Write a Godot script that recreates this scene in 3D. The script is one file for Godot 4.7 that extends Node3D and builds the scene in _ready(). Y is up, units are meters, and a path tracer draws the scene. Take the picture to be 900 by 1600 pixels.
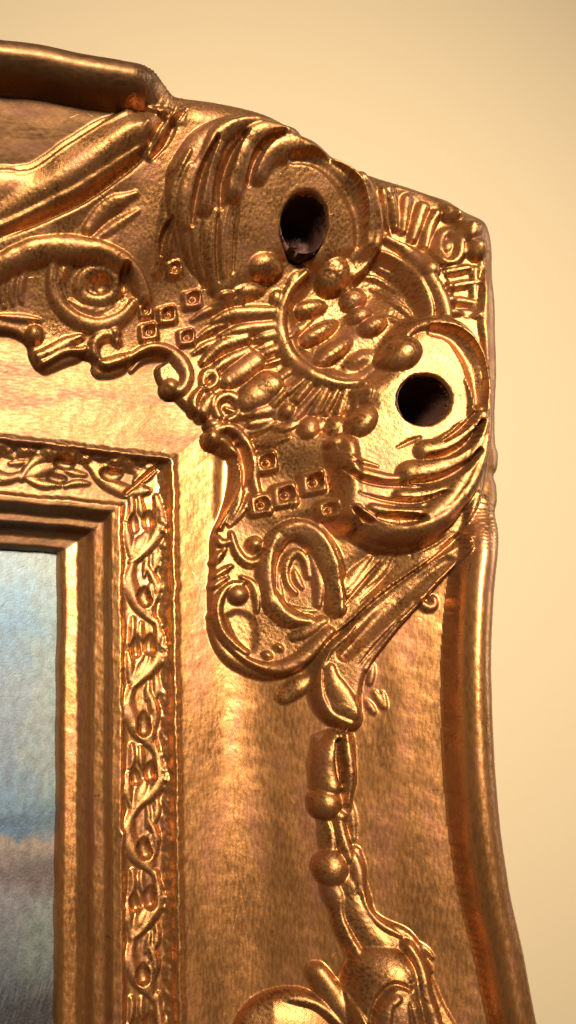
extends Node3D
# Corner of a gilded swept picture frame on a cream wall. The carved relief is one height field over the
# frame's own plane (millimetres, x right, y up, z out of the wall); every carved piece is cut out of it as a mesh of its own.

const F := 1600.0
var ax := Vector3(5970, 166, 1600).normalized()      # the frame's axes as the camera sees them (right, down, forward)
var ay := Vector3.UP
var az := Vector3.BACK
var eye := Vector3.ZERO

const CELL := 0.31
const GX := -96.0
const GY := 152.0
var nx := 0
var ny := 0
var H := PackedFloat32Array()
var B := PackedFloat32Array()     # what the carving now being laid stands on
var C := PackedFloat32Array()     # the bare moulding, without its rounded edges
var L := PackedInt32Array()
var EDGE := PackedFloat32Array()  # distance inside the outer edge, -99 outside
var RIM := PackedFloat32Array()   # how much of a rolled rim that stretch of edge has
var ROUGH := PackedFloat32Array()
var parts := []                   # [name, parent id, material, kind, label]
var mats := {}
var waver := FastNoiseLite.new()
var rng := RandomNumberGenerator.new()

func _ready() -> void:
	rng.seed = 11
	waver.seed = 12
	waver.frequency = 0.02
	set_view()
	set_light()
	make_materials()
	make_wall()
	make_painting()
	lay_base()
	lay_plates()
	lay_carving()
	lay_band()
	finish_relief()
	make_frame()

# ------------------------------------------------------------------ view and light
func set_view() -> void:
	ay = Vector3(-200, -8230, 1600)
	ay = (ay - ax * ax.dot(ay)).normalized()
	az = ax.cross(ay)
	eye = Vector3(0, 0, 20) - line_of(450, 800).normalized() * 280.0
	var cam := Camera3D.new()
	cam.name = "camera"
	cam.fov = rad_to_deg(2.0 * atan(800.0 / F))
	cam.near = 0.02
	cam.far = 20.0
	var right := Vector3(ax.x, ay.x, az.x)
	var up := -Vector3(ax.y, ay.y, az.y)
	var back := -Vector3(ax.z, ay.z, az.z)
	cam.transform = Transform3D(Basis(right, up, back), eye * 0.001)
	add_child(cam)

func set_light() -> void:
	var we := WorldEnvironment.new()
	we.name = "environment"
	var e := Environment.new()
	e.background_mode = Environment.BG_COLOR
	e.background_color = Color(0.66, 0.60, 0.55)
	e.background_energy_multiplier = 0.13
	e.tonemap_mode = Environment.TONE_MAPPER_LINEAR
	e.tonemap_exposure = 1.0
	e.sdfgi_enabled = true
	e.ssao_enabled = true
	e.ssil_enabled = true
	we.environment = e
	add_child(we)
	var spot := SpotLight3D.new()      # a shaded room lamp above and a little left of the viewer, its pool of light on the frame
	spot.name = "shaded_lamp"
	spot.light_color = Color(1.0, 0.93, 0.82)
	spot.light_energy = 11.0
	spot.light_size = 0.17
	spot.spot_range = 6.0
	spot.spot_angle = 11.5
	spot.spot_angle_attenuation = 1.0
	spot.shadow_enabled = true
	add_child(spot)
	spot.look_at_from_position(Vector3(-0.27, 0.54, 1.48), Vector3(0.030, 0.025, 0.0), Vector3.UP)
	lamp("window_light", Vector3(1.5, 0.45, 0.45), Vector3(0, 0, 0.02), Vector2(0.4, 0.9), Color(0.92, 0.95, 1.0), 1.4)

func lamp(called: String, at: Vector3, to: Vector3, size: Vector2, c: Color, energy: float) -> void:
	var a := AreaLight3D.new()
	a.name = called
	a.area_size = size
	a.light_color = c
	a.light_energy = energy
	a.area_range = 6.0
	a.shadow_enabled = true
	add_child(a)
	a.look_at_from_position(at, to, Vector3.UP)

# A photograph pixel's line of sight in the frame's axes, and where it meets height z: used to draw the carving from measurements.
func line_of(px: float, py: float) -> Vector3:
	var v := Vector3((px - 450.0) / F, (py - 800.0) / F, 1.0)
	return Vector3(v.dot(ax), v.dot(ay), v.dot(az))

func on_plane(px: float, py: float, z: float) -> Vector2:
	var d := line_of(px, py)
	var t := (z - eye.z) / d.z
	return Vector2(eye.x + d.x * t, eye.y + d.y * t)

func height_at(p: Vector2) -> float:
	var i := clampi(int(round((p.x - GX) / CELL)), 0, nx - 1)
	var j := clampi(int(round((GY - p.y) / CELL)), 0, ny - 1)
	return B[j * nx + i]

func on_relief(px: float, py: float, up: float) -> Vector2:   # the point of the relief, raised by up, that a measurement means
	var top := 76.0
	var p := on_plane(px, py, top)
	var q := on_plane(px, py, 0.0)
	var low := 44.0
	for k in 150:
		var z := top - k * 0.5
		var at := q.lerp(p, z / top)
		if inside_edge(at) and height_at(at) + up >= z:
			low = z
			for m in 5:
				var zz := z + 0.1 * m
				at = q.lerp(p, zz / top)
				if height_at(at) + up >= zz:
					low = zz
			break
	return q.lerp(p, low / top)

func inside_edge(p: Vector2) -> bool:
	var i := clampi(int(round((p.x - GX) / CELL)), 0, nx - 1)
	var j := clampi(int(round((GY - p.y) / CELL)), 0, ny - 1)
	return EDGE[j * nx + i] > 1.0 or EDGE[j * nx + i] == 0.0

# ------------------------------------------------------------------ materials
func noise(s: int, freq: float, oct := 3, type := FastNoiseLite.TYPE_SIMPLEX_SMOOTH) -> FastNoiseLite:
	var n := FastNoiseLite.new()
	n.seed = s
	n.noise_type = type
	n.frequency = freq
	n.fractal_octaves = oct
	return n

func gilt(stretch: Vector2, seed_: int, tint: Color, rough: float, bump: float, dirt: float) -> StandardMaterial3D:
	var m := StandardMaterial3D.new()
	var side := 512
	var blot := noise(seed_, 0.006, 4).get_seamless_image(side, side)
	var grain := noise(seed_ + 1, 0.09, 3).get_seamless_image(side, side)
	var fine := noise(seed_ + 2, 0.35, 2).get_seamless_image(side, side)
	var col := Image.create(side, side, false, Image.FORMAT_RGB8)
	var bum := Image.create(side, side, false, Image.FORMAT_RGB8)
	var rgh := Image.create(side, side, false, Image.FORMAT_RGB8)
	var brown := Color(0.47, 0.315, 0.225)
	var gold := Color(0.75, 0.57, 0.36)
	var rose := Color(0.66, 0.475, 0.39)
	for y in side:
		for x in side:
			var b := blot.get_pixel(x, y).r
			var g := grain.get_pixel(x, y).r
			var f := fine.get_pixel(x, y).r
			var c := gold.lerp(rose, smoothstep(0.52, 0.8, b) * 0.5).lerp(brown, smoothstep(0.48, 0.25, b * 0.4 + g * 0.6) * dirt)
			c = c * (0.92 + 0.16 * f) * tint
			c.a = 1.0
			col.set_pixel(x, y, c.clamp())
			var v := 0.30 * g + 0.70 * f
			bum.set_pixel(x, y, Color(v, v, v))
			var r := clampf(0.75 + 0.35 * (g - 0.5) + 0.3 * (b - 0.5), 0.0, 1.0)
			rgh.set_pixel(x, y, Color(r, r, r))
	# fine scratches and nicks
	var rs := RandomNumberGenerator.new()
	rs.seed = seed_
	for k in 46:
		var p := Vector2(rs.randf() * side, rs.randf() * side)
		var dir := Vector2.from_angle(rs.randf() * TAU)
		var n := rs.randi_range(3, 18)
		var dark := rs.randf() < 0.6
		for q in n:
			p += dir
			dir = dir.rotated(rs.randf_range(-0.08, 0.08))
			var a := posmod(int(p.x), side)
			var b := posmod(int(p.y), side)
			var c := col.get_pixel(a, b)
			col.set_pixel(a, b, c * 0.62 if dark else c.lerp(Color(0.86, 0.70, 0.48), 0.5))
			var v := bum.get_pixel(a, b).r
			v = maxf(0.0, v - 0.45)
			bum.set_pixel(a, b, Color(v, v, v))
	bum.bump_map_to_normal_map(bump)
	for im in [col, bum, rgh]:
		im.generate_mipmaps()
	m.albedo_texture = ImageTexture.create_from_image(col)
	m.normal_enabled = true
	m.normal_scale = 1.0
	m.normal_texture = ImageTexture.create_from_image(bum)
	m.roughness = rough
	m.roughness_texture = ImageTexture.create_from_image(rgh)
	m.metallic = 0.88
	m.uv1_scale = Vector3(stretch.x, stretch.y, 1)
	return m

func make_materials() -> void:
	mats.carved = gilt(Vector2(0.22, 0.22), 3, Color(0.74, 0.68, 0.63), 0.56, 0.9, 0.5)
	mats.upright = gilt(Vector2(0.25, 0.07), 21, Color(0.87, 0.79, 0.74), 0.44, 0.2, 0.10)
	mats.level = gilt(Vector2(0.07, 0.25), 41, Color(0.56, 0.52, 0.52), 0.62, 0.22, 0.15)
	var raw := mats.carved.duplicate() as StandardMaterial3D      # the rough dark bores
	raw.albedo_color = Color(0.46, 0.32, 0.26)
	raw.metallic = 0.15
	raw.roughness = 1.0
	mats.raw = raw

func make_wall() -> void:
	var m := StandardMaterial3D.new()
	m.albedo_color = Color(0.565, 0.51, 0.41)
	m.roughness = 0.75
	var n := noise(5, 0.05, 4).get_seamless_image(512, 512)
	n.convert(Image.FORMAT_RGB8)
	n.bump_map_to_normal_map(0.5)
	m.normal_enabled = true
	m.normal_texture = ImageTexture.create_from_image(n)
	m.normal_scale = 0.25
	m.uv1_triplanar = true
	m.uv1_scale = Vector3(12, 12, 12)
	var w := MeshInstance3D.new()
	w.name = "wall"
	var b := BoxMesh.new()
	b.size = Vector3(3.0, 2.6, 0.1)
	w.mesh = b
	w.material_override = m
	w.position = Vector3(0, 0, -0.015 - 0.05)
	w.set_meta("kind", "structure")
	w.set_meta("label", "plain cream wall behind the gilded frame")
	add_child(w)

func make_painting() -> void:
	var m := StandardMaterial3D.new()
	var w := 256
	var h := 1024
	var im := Image.create(w, h, false, Image.FORMAT_RGB8)
	var stops := [
		[0.0, Color8(126, 150, 160)], [8.0, Color8(138, 176, 196)], [17.0, Color8(106, 164, 204)], [25.0, Color8(84, 146, 192)], [34.0, Color8(108, 148, 180)],
		[44.0, Color8(132, 154, 174)], [62.0, Color8(124, 144, 166)], [78.0, Color8(100, 136, 168)], [82.5, Color8(52, 92, 128)], [86.0, Color8(70, 105, 140)], [89.0, Color8(150, 132, 122)],
		[97.0, Color8(104, 86, 84)], [104.0, Color8(132, 126, 134)], [114.0, Color8(112, 118, 124)], [126.0, Color8(88, 94, 104)], [136.0, Color8(44, 46, 58)], [150.0, Color8(40, 44, 52)]]
	var cloud := noise(71, 0.02, 4)
	var tone := noise(72, 0.05, 3)
	var crack := noise(73, 0.10, 1, FastNoiseLite.TYPE_CELLULAR)
	crack.cellular_return_type = FastNoiseLite.RETURN_DISTANCE2_SUB
	crack.domain_warp_enabled = true
	crack.domain_warp_amplitude = 6.0
	crack.domain_warp_frequency = 0.05
	var brush := noise(74, 0.12, 3)
	var bum := Image.create(w, h, false, Image.FORMAT_RGB8)
	for y in h:
		for x in w:
			var down := y * 150.0 / h / 0.88   # how far down the picture
			var inw := (w - 1 - x) * 37.5 / w  # mm in from the sight edge
			var at := down + 3.0 * cloud.get_noise_2d(x * 1.5, y * 0.8)
			var c: Color = stops[0][1]
			for k in range(1, stops.size()):
				if at <= stops[k][0] or k == stops.size() - 1:
					c = stops[k - 1][1].lerp(stops[k][1], smoothstep(0.0, 1.0, clampf((at - stops[k - 1][0]) / (stops[k][0] - stops[k - 1][0]), 0, 1)))
					break
			var wob := 2.5 * cloud.get_noise_2d(3000 + y * 0.6, x)
			var strip := smoothstep(13.0, 4.0, inw + wob * 2.0)
			var sc: Color = Color8(176, 180, 150).lerp(Color8(96, 128, 130), smoothstep(72, 80, down)).lerp(Color8(206, 146, 108), smoothstep(83, 87, down) * smoothstep(95, 90, down) * 0.7).lerp(Color8(84, 60, 52), smoothstep(90, 97, down) * smoothstep(108, 101, down)).lerp(Color8(122, 140, 122), smoothstep(102, 108, down)).lerp(Color8(66, 54, 48), smoothstep(122, 134, down))
			c = c.lerp(sc, strip * 0.42)
			c = c.lerp(Color8(112, 150, 158), smoothstep(4.0, 1.0, inw + wob) * 0.5 * smoothstep(78, 70, down))
			c = c * (1.0 + 0.22 * tone.get_noise_2d(x, y * 0.7) + 0.12 * brush.get_noise_2d(x * 2.0, y))
			var grass := brush.get_noise_2d(x * 1.6 + y * 0.5, y * 0.18)
			if down > 118.0:
				c = c * (1.0 - 0.5 * smoothstep(0.1, 0.45, grass) * smoothstep(118, 134, down)) + Color(0.14, 0.12, 0.10) * smoothstep(0.25, 0.5, -grass) * smoothstep(118, 134, down)
			var cr := smoothstep(0.10, 0.0, crack.get_noise_2d(x * 0.9, y * 0.9) + 1.0)
			c = c.lerp(Color8(70, 66, 62), cr * 0.22)
			c.a = 1.0
			im.set_pixel(x, y, (c * 0.62).clamp())
			var v := clampf(0.55 + 0.3 * brush.get_noise_2d(x, y) * (0.4 + smoothstep(60, 110, down)) - 0.35 * cr, 0, 1)
			bum.set_pixel(x, y, Color(v, v, v))
	bum.bump_map_to_normal_map(0.3)
	m.albedo_texture = ImageTexture.create_from_image(im)
	m.normal_enabled = true
	m.normal_texture = ImageTexture.create_from_image(bum)
	m.roughness = 0.42
	var c := on_plane(93, 860, 1.0)
	var st := SurfaceTool.new()
	st.begin(Mesh.PRIMITIVE_TRIANGLES)
	var a := Vector3(c.x + 1.5 - 37.5, c.y + 1.5, 0.6)
	var d := Vector3(c.x + 1.5, c.y + 1.5 - 150.0, -2.4)
	box(st, a * 0.001, d * 0.001)
	st.generate_normals()
	st.generate_tangents()
	var o := MeshInstance3D.new()
	o.name = "painting"
	o.mesh = st.commit()
	o.material_override = m
	o.set_meta("label", "crackled varnished landscape painting with blue sky inside the gilded frame")
	o.set_meta("category", "painting")
	add_child(o)

func box(st: SurfaceTool, a: Vector3, d: Vector3) -> void:
	# from the top left front corner a to the bottom right back corner d; the front carries the picture
	var p := [Vector3(a.x, a.y, a.z), Vector3(d.x, a.y, a.z), Vector3(d.x, d.y, a.z), Vector3(a.x, d.y, a.z), Vector3(a.x, a.y, d.z), Vector3(d.x, a.y, d.z), Vector3(d.x, d.y, d.z), Vector3(a.x, d.y, d.z)]
	for q in [[0, 1, 2, 3, true], [5, 4, 7, 6, false], [4, 5, 1, 0, false], [3, 2, 6, 7, false], [1, 5, 6, 2, false], [4, 0, 3, 7, false]]:
		var uv := [Vector2(0, 0), Vector2(1, 0), Vector2(1, 1), Vector2(0, 1)] if q[4] else [Vector2(0.5, 0.5), Vector2(0.51, 0.5), Vector2(0.51, 0.51), Vector2(0.5, 0.51)]
		for k in [0, 1, 2, 0, 2, 3]:
			st.set_smooth_group(-1)
			st.set_uv(uv[k])
			st.add_vertex(p[q[k]])

# ------------------------------------------------------------------ the relief: helpers
func part(called: String, parent := -1, mat := "carved", label := "") -> int:
	parts.append([called, parent, mat, label])
	return parts.size() - 1

func curve(pts: Array, step := 5.0) -> PackedVector2Array:   # smooth line through measured points, given as x, y, x, y ...
	var v := PackedVector2Array()
	for k in range(0, pts.size(), 2):
		v.append(Vector2(pts[k], pts[k + 1]))
	var out := PackedVector2Array()
	for k in v.size() - 1:
		var a := v[maxi(k - 1, 0)]
		var d := v[mini(k + 2, v.size() - 1)]
		var n := maxi(1, int(ceil(v[k].distance_to(v[k + 1]) / step)))
		for s in n:
			out.append(v[k].cubic_interpolate(v[k + 1], a, d, float(s) / n))
	out.append(v[v.size() - 1])
	return out

func mm_per_px(px: float, py: float, z: float) -> float:
	return (on_plane(px + 5.0, py, z) - on_plane(px - 5.0, py, z)).length() / 10.0 * 0.5 + (on_plane(px, py + 5.0, z) - on_plane(px, py - 5.0, z)).length() / 10.0 * 0.5

# A rounded ridge along a line; r and up in photograph pixels; thin and thin_end narrow its two ends; shape: 0 round, 1 soft, 2 flat-topped.
func ridge(id: int, pts: Array, r: float, up: float, thin := 1.0, thin_end := 1.0, shape := 0) -> void:
	var c := curve(pts, 4.0)
	var k_mm := mm_per_px(c[0].x, c[0].y, height_at(on_relief(c[0].x, c[0].y, 0.0)))
	var n := c.size()
	var q := PackedVector2Array()
	var rr := PackedFloat32Array()
	var hh := PackedFloat32Array()
	for k in n:
		var t := float(k) / maxf(1.0, n - 1.0)
		var s := lerpf(thin, 1.0, smoothstep(0.0, 0.45, t)) * lerpf(thin_end, 1.0, smoothstep(1.0, 0.55, t))
		var un := waver.get_noise_2d(c[k].x, c[k].y)
		rr.append(r * k_mm * s * 1.22 * (1.0 + 0.12 * un))
		hh.append(up * k_mm * (0.35 + 0.65 * s) * (1.0 + 0.14 * waver.get_noise_2d(c[k].y, c[k].x)))
		q.append(on_relief(c[k].x, c[k].y, up * k_mm * s * 0.8))
	for pass_ in 4:
		var even := q.duplicate()
		for k in range(1, n - 1):
			even[k] = q[k] * 0.5 + (q[k - 1] + q[k + 1]) * 0.25
		q = even
	for k in maxi(1, n - 1):
		var k2 := mini(k + 1, n - 1)
		var a := q[k]
		var ab := q[k2] - a
		var ll := maxf(ab.length_squared(), 1e-6)
		var big := maxf(rr[k], rr[k2])
		var i0 := maxi(0, int(floor((minf(a.x, q[k2].x) - big - GX) / CELL)))
		var i1 := mini(nx - 1, int(ceil((maxf(a.x, q[k2].x) + big - GX) / CELL)))
		var j0 := maxi(0, int(floor((GY - maxf(a.y, q[k2].y) - big) / CELL)))
		var j1 := mini(ny - 1, int(ceil((GY - minf(a.y, q[k2].y) + big) / CELL)))
		for j in range(j0, j1 + 1):
			var y := GY - j * CELL - a.y
			for i in range(i0, i1 + 1):
				var x := GX + i * CELL - a.x
				var t := clampf((x * ab.x + y * ab.y) / ll, 0.0, 1.0)
				var dx := x - ab.x * t
				var dy := y - ab.y * t
				var ra := lerpf(rr[k], rr[k2], t)
				var w := (dx * dx + dy * dy) / (ra * ra)
				if w < 1.0:
					raise_to(j * nx + i, id, lerpf(hh[k], hh[k2], t), w, shape)

func raise_to(at: int, id: int, up: float, w: float, shape: int, base := -1.0) -> void:
	var f := 0.0
	if L[at] < 0 or EDGE[at] < 1.0:
		return
	up *= smoothstep(0.8, 6.0, EDGE[at])
	if shape == 3:      # swells or hollows whatever is there
		H[at] += up * (1.0 - w) * (1.0 - w)
		return
	if shape == 0:
		f = pow(1.0 - w, 0.62)
	elif shape == 1:
		f = (1.0 - w) * (1.0 - w)
	else:
		f = 1.0 - w * w * w * w
	if up < 0.0:
		var z := B[at] + up * f
		if z < H[at]:
			H[at] = z
			if id >= 0:
				L[at] = id
	else:
		var z := (B[at] if base < 0.0 else lerpf(B[at], minf(base, B[at] + 4.0), 0.75)) + up * f
		if z > H[at]:
			if id >= 0 and z > H[at] + 0.02:
				L[at] = id
			H[at] = z

func blob(id: int, px: float, py: float, rx: float, ry: float, deg: float, up: float, shape := 0) -> void:
	var k_mm := mm_per_px(px, py, height_at(on_relief(px, py, 0.0)))
	var c := on_relief(px, py, up * k_mm * 0.6)
	var z := height_at(c) + up * k_mm * 0.3
	var u := Vector2(cos(deg_to_rad(deg)), sin(deg_to_rad(deg)))
	var e1 := (on_plane(px + u.x * rx, py + u.y * rx, z) - on_plane(px - u.x * rx, py - u.y * rx, z)) * 0.5
	var e2 := (on_plane(px - u.y * ry, py + u.x * ry, z) - on_plane(px + u.y * ry, py - u.x * ry, z)) * 0.5
	var det := e1.x * e2.y - e1.y * e2.x
	var big := maxf(e1.length(), e2.length()) * 1.05
	var i0 := maxi(0, int((c.x - big - GX) / CELL))
	var i1 := mini(nx - 1, int((c.x + big - GX) / CELL) + 1)
	var j0 := maxi(0, int((GY - c.y - big) / CELL))
	var j1 := mini(ny - 1, int((GY - c.y + big) / CELL) + 1)
	for j in range(j0, j1 + 1):
		for i in range(i0, i1 + 1):
			var x := GX + i * CELL - c.x
			var y := GY - j * CELL - c.y
			var s := (x * e2.y - y * e2.x) / det
			var t := (e1.x * y - e1.y * x) / det
			var w := s * s + t * t
			if w < 1.0:
				raise_to(j * nx + i, id, up * k_mm, w, shape, height_at(c) if shape == 0 and up > 0.0 else -1.0)

# Bounding box in cells, inside mask and distance to the outline (mm) of a closed polygon in the frame's plane.
func field(poly: PackedVector2Array, reach: float) -> Dictionary:
	var lo := poly[0]
	var hi := poly[0]
	for p in poly:
		lo = lo.min(p)
		hi = hi.max(p)
	var i0 := maxi(0, int((lo.x - reach - GX) / CELL))
	var i1 := mini(nx - 1, int((hi.x + reach - GX) / CELL) + 1)
	var j0 := maxi(0, int((GY - hi.y - reach) / CELL))
	var j1 := mini(ny - 1, int((GY - lo.y + reach) / CELL) + 1)
	var w := i1 - i0 + 1
	var h := j1 - j0 + 1
	var d := PackedFloat32Array()
	d.resize(w * h)
	d.fill(reach)
	var near := PackedInt32Array()
	near.resize(w * h)
	var inside := PackedByteArray()
	inside.resize(w * h)
	var n := poly.size()
	for k in n:
		var a := poly[k]
		var b := poly[(k + 1) % n]
		var ab := b - a
		var ll := maxf(ab.length_squared(), 1e-9)
		var ia := maxi(i0, int((minf(a.x, b.x) - reach - GX) / CELL))
		var ib := mini(i1, int((maxf(a.x, b.x) + reach - GX) / CELL) + 1)
		var ja := maxi(j0, int((GY - maxf(a.y, b.y) - reach) / CELL))
		var jb := mini(j1, int((GY - minf(a.y, b.y) + reach) / CELL) + 1)
		for j in range(ja, jb + 1):
			var y := GY - j * CELL - a.y
			for i in range(ia, ib + 1):
				var x := GX + i * CELL - a.x
				var t := clampf((x * ab.x + y * ab.y) / ll, 0.0, 1.0)
				var dd := Vector2(x - ab.x * t, y - ab.y * t).length()
				var at := (j - j0) * w + i - i0
				if dd < d[at]:
					d[at] = dd
					near[at] = k
	for j in range(j0, j1 + 1):
		var y := GY - j * CELL + 1e-5
		var cuts := []
		for k in n:
			var a := poly[k]
			var b := poly[(k + 1) % n]
			if (a.y > y) != (b.y > y):
				cuts.append(a.x + (y - a.y) / (b.y - a.y) * (b.x - a.x))
		cuts.sort()
		for k in range(0, cuts.size() - 1, 2):
			for i in range(maxi(i0, int(ceil((cuts[k] - GX) / CELL))), mini(i1, int(floor((cuts[k + 1] - GX) / CELL))) + 1):
				inside[(j - j0) * w + i - i0] = 1
	return {"i0": i0, "j0": j0, "w": w, "h": h, "d": d, "in": inside, "near": near}

func traced(pts: Array, up: float, smooth := true) -> PackedVector2Array:
	var c := curve(pts + [pts[0], pts[1]], 6.0) if smooth else curve(pts + [pts[0], pts[1]], 30.0)
	var out := PackedVector2Array()
	for k in c.size() - 1:
		out.append(on_relief(c[k].x, c[k].y, up))
	return out

# A raised (or sunk) field with a rounded edge; up and edge in photograph pixels.
func plate(id: int, pts: Array, up: float, edge: float, rough := 0.0, smooth := true) -> void:
	var k_mm := mm_per_px(pts[pts.size() / 2 / 2 * 2], pts[pts.size() / 2 / 2 * 2 + 1], 36.0)
	var e := edge * k_mm
	var f := field(traced(pts, up * k_mm * 0.5, smooth), e)
	var w: int = f.w
	var d: PackedFloat32Array = f.d
	var inside: PackedByteArray = f["in"]
	for j in int(f.h):
		for i in w:
			if inside[j * w + i]:
				var t := 1.0 - minf(1.0, d[j * w + i] / e)
				var at: int = (j + f.j0) * nx + i + f.i0
				if EDGE[at] < -50.0:
					continue
				H[at] += up * k_mm * (sqrt(1.0 - t * t) if up > 0.0 else 1.0 - t * t * (3.0 - 2.0 * t)) * smoothstep(0.8, 8.0, EDGE[at])
				ROUGH[at] = maxf(ROUGH[at], rough * (1.0 - t))
				if id >= 0:
					L[at] = id

# Tilts a field: adds height that goes from up0 at one point to up1 at another, fading out over edge.
func tilt(pts: Array, x0: float, y0: float, x1: float, y1: float, up0: float, up1: float, edge: float) -> void:
	var k_mm := mm_per_px(pts[pts.size() / 2 / 2 * 2], pts[pts.size() / 2 / 2 * 2 + 1], 36.0)
	var e := edge * k_mm
	var f := field(traced(pts, 0.0), e)
	var a := on_relief(x0, y0, 0.0)
	var ab := on_relief(x1, y1, 0.0) - a
	for j in int(f.h):
		for i in int(f.w):
			if f["in"][j * f.w + i]:
				var at: int = (j + f.j0) * nx + i + f.i0
				if EDGE[at] < -50.0 or L[at] < 0:
					continue
				var p := Vector2(GX + (i + f.i0) * CELL, GY - (j + f.j0) * CELL) - a
				H[at] += k_mm * lerpf(up0, up1, clampf(p.dot(ab) / ab.length_squared(), 0.0, 1.0)) * smoothstep(0.0, e, f.d[j * f.w + i]) * smoothstep(0.8, 8.0, EDGE[at])

func settle() -> void:
	B = H.duplicate()

# ------------------------------------------------------------------ the frame itself
var ids := {}
var bores := []

func lay_base() -> void:
	nx = int(182.0 / CELL)
	ny = int(300.0 / CELL)
	for a in [H, B, EDGE, RIM, ROUGH]:
		a.resize(nx * ny)
	H.resize(nx * ny); B.resize(nx * ny); EDGE.resize(nx * ny); RIM.resize(nx * ny); ROUGH.resize(nx * ny); L.resize(nx * ny)
	H.fill(18.0)
	B.fill(18.0)
	C.resize(nx * ny)
	C.fill(13.0)
	EDGE.fill(-99.0)
	# outer edge, from the left end of the top rail round the corner and down the right rail
	var edge := [-120, 46, -40, 58, 0, 65, 60, 72, 125, 86, 190, 97, 235, 108, 258, 122, 272, 133, 290, 137, 340, 145, 400, 158, 440, 172, 480, 193, 520, 218, 560, 238, 600, 252, 650, 266, 690, 280, 720, 298, 745, 322, 765, 350, 772, 385,
		773, 430, 777, 470, 778, 520, 780, 580, 778, 640, 779, 690, 783, 706, 782, 730, 777, 742, 781, 755, 782, 780, 777, 800, 778, 830, 775, 870, 770, 920, 767, 970, 765, 1030, 766, 1080, 768, 1140, 771, 1200, 775, 1250, 780, 1300,
		787, 1350, 795, 1400, 806, 1450, 815, 1490, 826, 1550, 836, 1600, 850, 1660, 875, 1740]
	var c := curve(edge, 6.0)
	var poly := PackedVector2Array()
	var flag := PackedFloat32Array()
	for p in c:
		var rail := maxf(smoothstep(310.0, 190.0, p.x), smoothstep(715.0, 900.0, p.y))
		poly.append(on_plane(p.x, p.y, cove(96.0, true) + lerpf(-2.0, 1.5, rail)))
		flag.append(rail)
	var n := poly.size()
	poly.append(Vector2(poly[n - 1].x, -400)); poly.append(Vector2(-400, -400)); poly.append(Vector2(-400, poly[0].y))
	for k in 3: flag.append(1.0)
	# outwards by what the rounding hides from the front
	var out := PackedVector2Array()
	for k in poly.size():
		if k >= n:
			out.append(poly[k])
			continue
		var t := (poly[mini(k + 1, n - 1)] - poly[maxi(k - 1, 0)]).normalized()
		out.append(poly[k] + Vector2(-t.y, t.x) * lerpf(0.5, 0.8, flag[k]))
	out[n].x = out[n - 1].x
	out[n + 2].y = out[0].y
	var f := field(out, 17.0)
	var w: int = f.w
	for j in int(f.h):
		for i in w:
			if f["in"][j * w + i]:
				var at: int = (j + f.j0) * nx + i + f.i0
				EDGE[at] = f.d[j * w + i]
				RIM[at] = flag[f.near[j * w + i]]
	# the stepped inner mouldings: where each line crosses the right rail (x at y = 1140) and the top rail (y at x = 0), and its height
	var steps := [[80, 864, -2.2], [88, 856, 1.5], [92, 853.5, 3.2], [101, 849, 4.2], [120, 834, 4.6], [136, 822, 6.5], [143, 816, 9.2], [147, 814, 10.0], [163, 799.5, 10.3], [166, 797, 11.0], [174, 784, 14.0], [177, 782, 14.4], [190, 771, 14.6],
		[194, 768, 13.6], [200, 763, 13.4], [247, 713, 13.6], [251, 709, 13.7], [266, 693, 15.6], [271, 688, 17.3], [276, 684, 17.8], [284, 676, 17.0]]
	var right := PackedFloat32Array()
	var top := PackedFloat32Array()
	var high := PackedFloat32Array()
	var tilted := PackedFloat32Array()
	var s0 := on_plane(90, 1140, 2.0).x
	var t0 := on_plane(0, 855, 2.0).y
	var left_x := on_plane(0, 780, 12.0).x
	var mid_y := on_plane(180, 1140, 12.0).y
	for s in steps:
		right.append(on_plane(s[0], 1140, s[2]).x - s0)
		top.append(on_plane(0, s[1], s[2]).y - t0)
		high.append(s[2])
		tilted.append(s[2] + (0.35 if s[0] in [163, 190] else (-0.35 if s[0] in [147, 177] else 0.0)))
	var lean_x := (on_plane(283, 1600, 20.0).x - on_plane(271, 740, 20.0).x) / (on_plane(283, 1600, 20.0).y - on_plane(271, 740, 20.0).y)
	var lean_y := (on_plane(262, 716, 20.0).y - on_plane(0, 684, 20.0).y) / (on_plane(262, 716, 20.0).x - on_plane(0, 684, 20.0).x)
	var lean_x0 := (on_plane(87, 1600, 2.0).x - on_plane(92.5, 870, 2.0).x) / (on_plane(87, 1600, 2.0).y - on_plane(92.5, 870, 2.0).y)
	var lean_y0 := (on_plane(92, 862.5, 2.0).y - on_plane(0, 855, 2.0).y) / (on_plane(92, 862.5, 2.0).x - on_plane(0, 855, 2.0).x)
	var last := steps.size() - 1
	# label regions by step index
	var frame_parts := [["sight_moulding", 1.0, 7.0], ["fillet", 7.0, 9.0], ["groove_step", 9.0, 11.0], ["inner_bead", 11.0, 13.5], ["leaf_band", 13.5, 16.0], ["lip", 16.0, 20.0]]
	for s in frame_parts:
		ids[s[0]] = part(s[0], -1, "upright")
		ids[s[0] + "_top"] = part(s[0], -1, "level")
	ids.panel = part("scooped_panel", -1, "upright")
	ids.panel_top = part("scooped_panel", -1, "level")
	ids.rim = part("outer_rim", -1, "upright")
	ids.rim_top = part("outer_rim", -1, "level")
	ids.edge = part("outer_edge", -1, "carved")
	ids.edge_side = part("outer_edge", -1, "carved")
	ids.edge_low = part("outer_edge", -1, "carved")
	ids.edge_left = part("outer_edge", -1, "carved")
	var corner_y := on_plane(770, 395, 48.0).y
	var low_y := on_plane(780, 640, 48.0).y
	var left_edge := on_plane(420, 165, 48.0).x
	ids.corner = part("corner_ornament", -1, "carved")
	var wob := noise(7, 0.03, 3)
	var nick := noise(8, 0.35, 3)
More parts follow.
